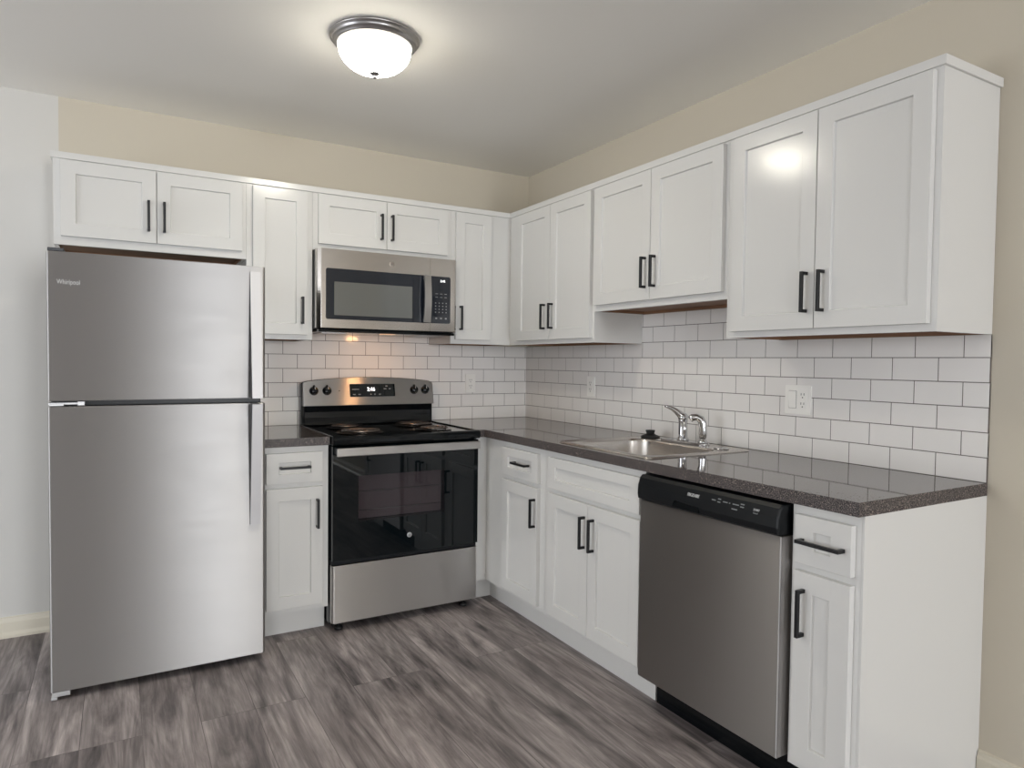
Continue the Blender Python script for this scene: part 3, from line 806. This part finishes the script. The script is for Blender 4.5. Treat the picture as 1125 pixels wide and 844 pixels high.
obj('backguard', bm, M['black'], t)
tb = bmesh.new(); o2 = bg_outline(X0 + 0.004, X1 - 0.004, 1.020, 1.1475, 1.1735)
yf = lambda z: -0.100 + (z - 1.020) * 0.20
lo = [tb.verts.new((x, -0.0625, z)) for x, z in o2]; hi = [tb.verts.new((x, yf(z), z)) for x, z in o2]
tb.faces.new(lo); tb.faces.new(hi)
for i in range(len(o2)): tb.faces.new((lo[i], lo[(i + 1) % len(o2)], hi[(i + 1) % len(o2)], hi[i]))
es = [e for e in tb.edges if e.verts[0] in hi and e.verts[1] in hi]
bmesh.ops.bevel(tb, geom=es, offset=0.004, segments=3, profile=0.5, affect='EDGES')
bm = B(); _merge(bm, tb); cp = obj('control_panel', bm, M['steel'], t, 'arched stainless control panel')
tilt = Vector((0, 0.20, 1)).normalized(); outn = Vector((0, -1, 0.20)).normalized()
fp = lambda x, z, h: tuple(Vector((x, yf(z), z)) + outn * h)
bm = B(); prism(bm, rrect(-1.190, -0.930, 1.066, 1.136, 0.004), 0.0003, 0.003, fp, bev=0.001); dp = obj('display', bm, M['black_glass'], cp, 'black glass clock panel')
lettering('2:46', 0.030, fp(-1.093, 1.097, 0.0034), (1, 0, 0), tilt, M['digits'], cp, 'clock_digits', xscale=0.9)
for (a, wd, z) in ((-1.178, 0.040, 1.104), (-1.174, 0.014, 1.076), (-1.144, 0.014, 1.076), (-1.076, 0.008, 1.076), (-1.052, 0.008, 1.076), (-1.026, 0.012, 1.076), (-0.996, 0.016, 1.106), (-0.966, 0.012, 1.106), (-0.985, 0.012, 1.121)):
    bm = B(); prism(bm, [(a, z), (a + wd, z), (a + wd, z + 0.005), (a, z + 0.005)], 0.0032, 0.0036, fp); obj('key_print', bm, M['print_dim'], cp)
for x in (-1.386, -1.316, -0.814, -0.746):
    bm = B(); c = Vector(fp(x, 1.100, 0.0004))
    fk = lambda a, b, h: tuple(c + Vector((1, 0, 0)) * a + tilt * b + outn * h)
    lathe(bm, [(0.024, 0.0), (0.024, 0.006), (0.021, 0.010), (0.019, 0.022), (0.016, 0.025), (0, 0.026)], 28, (0, 0, 0), fk)
    prism(bm, [(-0.013, 0.012), (0.013, 0.012), (0.003, 0.031), (-0.003, 0.031)], 0.0, 0.014, fk, bev=0.002)
    prism(bm, [(-0.004, -0.020), (0.004, -0.020), (0.004, 0.020), (-0.004, 0.020)], 0.02, 0.031, fk, bev=0.0015)
    prism(bm, [(-0.0012, 0.004), (0.0012, 0.004), (0.0012, 0.019), (-0.0012, 0.019)], 0.0311, 0.0314, fk, mi=1)
    obj('knob', bm, [M['black'], M['print']], cp, 'black burner knob')
bm = B(); lathe(bm, [(0.003, 0), (0.003, 0.001), (0, 0.0012)], 12, fp(-1.248, 1.100, 0.0004), lambda a, b, h: tuple(Vector((1, 0, 0)) * a + tilt * b + outn * h)); obj('indicator', bm, M['black'], cp)
# oven door: frame of black glass round a window one can faintly look through
DW0, DW1 = -1.322, -0.880; WZ0, WZ1 = 0.512, 0.726
bm = B()
yb = -0.6205; zb0, zb1 = 0.335, 0.868
box(bm, X0 + 0.004, DW0, yb, YD, zb0, zb1, bev=0.0015); box(bm, DW1, X1 - 0.004, yb, YD, zb0, zb1, bev=0.0015)
box(bm, DW0, DW1, yb, YD + 0.0015, zb0, WZ0); box(bm, DW0, DW1, yb, YD + 0.0015, WZ1, zb1); box(bm, DW0, DW1, yb, yb - 0.004, WZ0, WZ1)
od = obj('oven_door', bm, M['black'], t)
bm = B(); box(bm, X0 + 0.003, X1 - 0.003, YD - 0.0045, YD - 0.0003, zb0 + 0.001, zb1 - 0.001, bev=0.0012)
# glass sheet: clear over the window, black elsewhere
bm.free(); bm = B(); ya, yc = YD - 0.0003, YD - 0.0048
box(bm, X0 + 0.003, DW0, ya, yc, zb0, zb1, bev=0.0); box(bm, DW1, X1 - 0.003, ya, yc, zb0, zb1)
box(bm, DW0, DW1, ya, yc, zb0, WZ0); box(bm, DW0, DW1, ya, yc, WZ1, zb1)
obj('door_glass', bm, M['black_glass'], od)
bm = B(); box(bm, DW0, DW1, yc + 0.0006, yc, WZ0, WZ1); obj('window', bm, M['oven_pane'], od, 'tinted see-through oven window')
bm = B()
box(bm, DW0 + 0.002, DW1 - 0.002, yb - 0.0042, yb - 0.006, WZ0 + 0.002, WZ1 - 0.002)
obj('window_back', bm, plain('oven inside', lin(150, 128, 134), 0.6), od)
bm = B()
for z in (0.645, 0.555): tube(bm, [(DW0 + 0.003, yb - 0.012, z), (DW1 - 0.003, yb - 0.012, z)], 0.0016, 8)
obj('rack', bm, M['nickel'], od, 'pale wire oven rack seen through the window')
bm = B(); box(bm, X0 + 0.012, X1 - 0.012, -0.712, -0.700, 0.826, 0.865, bev=0.003)
for x in (X0 + 0.03, X1 - 0.03): box(bm, x - 0.012, x + 0.012, -0.7005, yc - 0.0003, 0.832, 0.860, bev=0.002)
obj('handle', bm, M['steel_bright'], od, 'wide flat stainless door handle')
bm = B(); fo = lambda a, b, h: (a, -h, b)
lathe(bm, [(0, 0), (0.0125, 0), (0.0125, 0.0012), (0.0105, 0.0016), (0, 0.0016)], 28, (-1.066, yc - 0.0002, 0.418), fo); em = obj('emblem', bm, M['emblem'], od, 'round silver emblem')
lettering('GE', 0.012, (-1.0735, yc - 0.0022, 0.414), (1, 0, 0), (0, 0, 1), M['emblem_dark'], od, 'emblem_script', thick=0.0002, xscale=0.85)
bm = B(); prism(bm, rrect(X0 + 0.002, X1 - 0.002, -0.664, -0.6205, 0.012, 5), 0.042, 0.312, bev=0.003); obj('drawer', bm, M['steel'], t, 'stainless storage drawer')
bm = B(); box(bm, X0 + 0.004, X1 - 0.004, -0.650, -0.6205, 0.313, 0.333); obj('vent_strip', bm, M['black_satin'], t)
for (x, y) in ((X0 + 0.045, -0.62), (X1 - 0.060, -0.62), (X0 + 0.045, -0.08), (X1 - 0.045, -0.08)):
    bm = B(); lathe(bm, [(0.019, 0.0003), (0.021, 0.006), (0.019, 0.014), (0.009, 0.016), (0.009, 0.0298)], 18, (x, y, 0)); obj('foot', bm, M['rubber'], t)
bm = B(); box(bm, X0 + 0.01, X1 - 0.01, -0.6195, -0.60, 0.022, 0.0298); obj('base_rail', bm, M['black_satin'], t)

# ------------------------------------------------------------------ microwave
X0, X1 = -1.4475, -0.6895; Z0m, Z1m = 1.4190, 1.8185
t = thing('microwave', 'stainless over-range microwave hung under the wall cabinet', 'microwave', ((X0 + X1) / 2, -0.2, Z0m))
bm = B(); box(bm, X0 + 0.002, X1 - 0.002, -0.352, -0.009, Z0m + 0.006, Z1m - 0.001, bev=0.002); obj('body', bm, M['black_satin'], t)
yb, yf_ = -0.3525, -0.402; SEAM = -0.852
cut = lambda x0, x1, l, r: [(x0, yb)] + ([(x0, yf_ + 0.022), (x0 + 0.004, yf_ + 0.016), (x0 + 0.016, yf_ + 0.001), (x0 + 0.020, yf_)] if l else [(x0, yf_)]) + ([(x1 - 0.020, yf_), (x1 - 0.016, yf_ + 0.001), (x1 - 0.004, yf_ + 0.016), (x1, yf_ + 0.022)] if r else [(x1, yf_)]) + [(x1, yb)]
bm = B(); prism(bm, cut(X0, SEAM - 0.0006, True, False), Z0m + 0.007, Z1m - 0.001, bev=0.002); md = obj('door', bm, M['steel_mw'], t, 'stainless microwave door')
bm = B(); prism(bm, cut(SEAM + 0.0006, X1, False, True), Z0m + 0.007, Z1m - 0.001, bev=0.002); mc = obj('control_panel', bm, M['steel_mw'], t, 'stainless control side')
fm = lambda a, b, h: (a, yf_ - h, b)
wl, wr, wz0, wz1 = -1.4065, -0.7345, 1.4705, 1.7215
q = [p for p in rrect(wl, wr, wz0, wz1, 0.010, 5)]
left = [p for p in q if p[0] < SEAM]; 
bm = B(); prism(bm, [(SEAM - 0.0006, wz1)] + left + [(SEAM - 0.0006, wz0)], 0.0003, 0.0022, fm, bev=0.0007); win = obj('window', bm, M['mw_glass'], md, 'black glass window frame')
bm = B(); prism(bm, rrect(-1.3655, -0.9535, 1.491, 1.6565, 0.003), 0.0023, 0.0028, fm); obj('screen', bm, M['mw_pane'], md, 'grey meshed window screen')
right = [p for p in q if p[0] > SEAM]
n_ = len(right) // 2
right = sorted(right[:], key=lambda p: math.atan2(p[1] - 1.596, p[0] - (-0.80)))
bm = B(); prism(bm, right + [(SEAM + 0.0006, wz1), (SEAM + 0.0006, wz0)], 0.0003, 0.0022, fm, bev=0.0007); kp = obj('keypad', bm, M['mw_glass'], mc, 'black glass keypad')
for i in range(3):
    for j in range(2): 
        x = -0.822 + i * 0.026; z = 1.627 - j * 0.018
        bm = B(); prism(bm, [(x, z), (x + 0.014, z), (x + 0.014, z + 0.003), (x, z + 0.003)], 0.0023, 0.0026, fm); obj('key_print', bm, M['print_dim'], mc)
for i in range(4):
    for j in range(4):
        x = -0.824 + i * 0.0205; z = 1.5765 - j * 0.0165
        bm = B(); prism(bm, [(x, z), (x + 0.006, z), (x + 0.006, z + 0.006), (x, z + 0.006)], 0.0023, 0.0026, fm); obj('key_print', bm, M['print_dim'], mc)
for i in range(3):
    x = -0.822 + i * 0.028
    bm = B(); prism(bm, [(x, 1.4935), (x + 0.010, 1.4935), (x + 0.010, 1.5015), (x, 1.5015)], 0.0023, 0.0026, fm); obj('key_print', bm, M['print_dim'], mc)
lettering('2:46', 0.017, (-0.795, yf_ - 0.0028, 1.692), (1, 0, 0), (0, 0, 1), M['digits'], mc, 'clock_digits', thick=0.0003)
bm = B(); hx0, hx1 = -0.8975, -0.8600
pts = []
for i in range(13):
    s = i / 12; z = 1.473 + (1.719 - 1.473) * s; pts.append((0.030 + 0.012 * math.sin(PI * s), z))
prism(bm, pts + [(h - 0.012, z) for h, z in reversed(pts)], hx0, hx1, lambda h, z, x: (x, yf_ - h, z))
for z in (1.482, 1.710): box(bm, hx0 + 0.006, hx1 - 0.006, yf_ - 0.0023, yf_ - 0.022, z - 0.008, z + 0.008)
obj('handle', bm, M['steel_bright'], md, 'upright bowed stainless handle')
bm = B(); lathe(bm, [(0, 0), (0.0135, 0), (0.0135, 0.0012), (0.0115, 0.0016), (0, 0.0016)], 28, (-1.068, yf_ - 0.0002, 1.765), fo); obj('emblem', bm, M['emblem_low'], md, 'round silver emblem')
lettering('GE', 0.0125, (-1.0755, yf_ - 0.0022, 1.7605), (1, 0, 0), (0, 0, 1), M['emblem_dark'], md, 'emblem_script', thick=0.0002, xscale=0.85)
bm = B(); box(bm, X0 + 0.010, X1 - 0.010, -0.385, -0.012, Z0m - 0.012, Z0m + 0.0035, bev=0.004)
for (a, b) in ((-1.40, -1.27), (-0.88, -0.75)): box(bm, a, b, -0.30, -0.12, Z0m - 0.0145, Z0m - 0.0125, mi=1)
obj('underside', bm, [M['black'], M['nickel']], t, 'black underside with two metal grease filters')
bm = B(); box(bm, -1.095, -1.025, -0.35, -0.29, Z0m - 0.0140, Z0m - 0.0122, bev=0.001); obj('lamp_lens', bm, M['cook_lamp'], t, 'lit amber cooktop lamp')
d = bpy.data.lights.new('cooktop_lamp', 'AREA'); d.shape = 'RECTANGLE'; d.size = 0.06; d.size_y = 0.05; d.energy = 0.8; d.color = (1.0, 0.50, 0.20)
o = bpy.data.objects.new('cooktop_lamp', d); COL.objects.link(o); o.location = (-1.06, -0.32, Z0m - 0.018)
o.rotation_euler = Vector((0, 0.35, -1)).to_track_quat('-Z', 'Y').to_euler()

# ------------------------------------------------------------------ dishwasher
Y0, Y1 = 1.8775, 2.4865                       # along the right wall
t = thing('dishwasher', 'stainless dishwasher with black control strip, under the worktop', 'dishwasher', fR((Y0 + Y1) / 2, 0.32, 0))
bm = B(); box(bm, Y0 + 0.001, Y1 - 0.001, 0.03, 0.600, 0.118, 0.868, fR); obj('tub', bm, M['black_satin'], t)
fx = lambda d_, z, u: fR(u, d_, z)
bm = B(); prism(bm, [(0.6505, Y0), (0.655, Y0 + 0.004), (0.655, Y1 - 0.0035), (0.6545, Y1 - 0.0015), (0.6525, Y1 - 0.0003), (0.6505, Y1)], 0.128, 0.7745, lambda d_, u, z: fR(u, d_, z), bev=0.0015)
dd = obj('door', bm, M['steel_dw'], t, 'brushed stainless door')
bm = B(); box(bm, Y0, Y1, 0.6005, 0.6502, 0.129, 0.7740, fR, bev=0.001); obj('door_edge', bm, M['steel_side'], dd, 'grey side of the door')
bm = B(); prism(bm, [(0.6005, 0.776), (0.658, 0.776), (0.668, 0.782), (0.671, 0.80), (0.669, 0.83), (0.660, 0.856), (0.650, 0.866), (0.6005, 0.868)], Y0 + 0.001, Y1 - 0.001, fx, bev=0.006, seg=3)
dc = obj('control_strip', bm, M['black_satin'], t, 'black bowed control strip')
bm = B(); prism(bm, [(2.060, 0.7835), (2.185, 0.7835), (2.178, 0.802), (2.070, 0.806)], 0.6712, 0.6722, lambda u, z, d_: fR(u, d_, z)); obj('pocket_handle', bm, M['black'], dc, 'dark finger pocket')
ex = (0, -1, 0); ey = Vector((0.35, 0, 1)).normalized()
lettering('FRIGIDAIRE', 0.0155, (-0.6702, -2.128, 0.8330), ex, ey, M['print'], dc, 'lettering', thick=0.0006, xscale=0.66)
for (u, wd, z) in ((2.232, 0.016, 0.837), (2.256, 0.012, 0.843), (2.256, 0.012, 0.834), (2.278, 0.018, 0.838), (2.302, 0.004, 0.838), (2.316, 0.024, 0.838), (2.346, 0.014, 0.843), (2.346, 0.014, 0.835), (2.316, 0.022, 0.824)):
    bm = B(); prism(bm, [(u, z), (u + wd, z), (u + wd, z + 0.003), (u, z + 0.003)], 0, 0.0008, lambda a, b, h: fR(a, 0.6672 - (b - 0.835) * 0.35 + h, b)); obj('key_print', bm, M['print_dim'], dc)
lettering('START', 0.0095, (-0.6695, -2.397, 0.8355), ex, ey, M['print'], dc, 'button_text', thick=0.0006, xscale=0.8)
lettering('Cancel', 0.0075, (-0.6720, -2.398, 0.8270), ex, ey, M['print_dim'], dc, 'button_text', thick=0.0006, xscale=0.8)
bm = B(); box(bm, Y0 + 0.002, Y1 - 0.002, 0.545, 0.558, 0.001, 0.1175, fR); obj('kick_plate', bm, M['black'], t, 'black kick plate')

# ------------------------------------------------------------------ ceiling light
CL = (-1.466, -1.302)
t = thing('ceiling_light', 'lit flush ceiling light with nickel ring and frosted glass bowl', 'ceiling light', (CL[0], CL[1], H))
bm = B(); lathe(bm, [(0.0, -0.0006), (0.160, -0.0006), (0.1635, -0.005), (0.162, -0.010), (0.155, -0.012), (0.1545, -0.018), (0.151, -0.024), (0.145, -0.026), (0.144, -0.031), (0.140, -0.034), (0.1345, -0.034), (0.130, -0.030), (0, -0.026)], 72, (CL[0], CL[1], H))
obj('ring', bm, M['nickel'], t, 'brushed nickel mounting ring')
prof = []
for i in range(19):
    a = i / 18 * PI / 2; prof.append((0.134 * math.cos(a) ** 0.92, -0.0345 - 0.094 * math.sin(a)))
prof[-1] = (0.0, prof[-1][1])
bm = B(); lathe(bm, prof, 72, (CL[0], CL[1], H)); obj('glass_shade', bm, M['lamp_glass'], t, 'glowing frosted glass bowl')
bm = B(); lathe(bm, [(0, -0.1265), (0.017, -0.1268), (0.0195, -0.130), (0.015, -0.134), (0.007, -0.137), (0.006, -0.141), (0.0065, -0.145), (0.003, -0.149), (0, -0.150)], 24, (CL[0], CL[1], H)); obj('finial', bm, M['nickel'], t, 'small nickel finial')
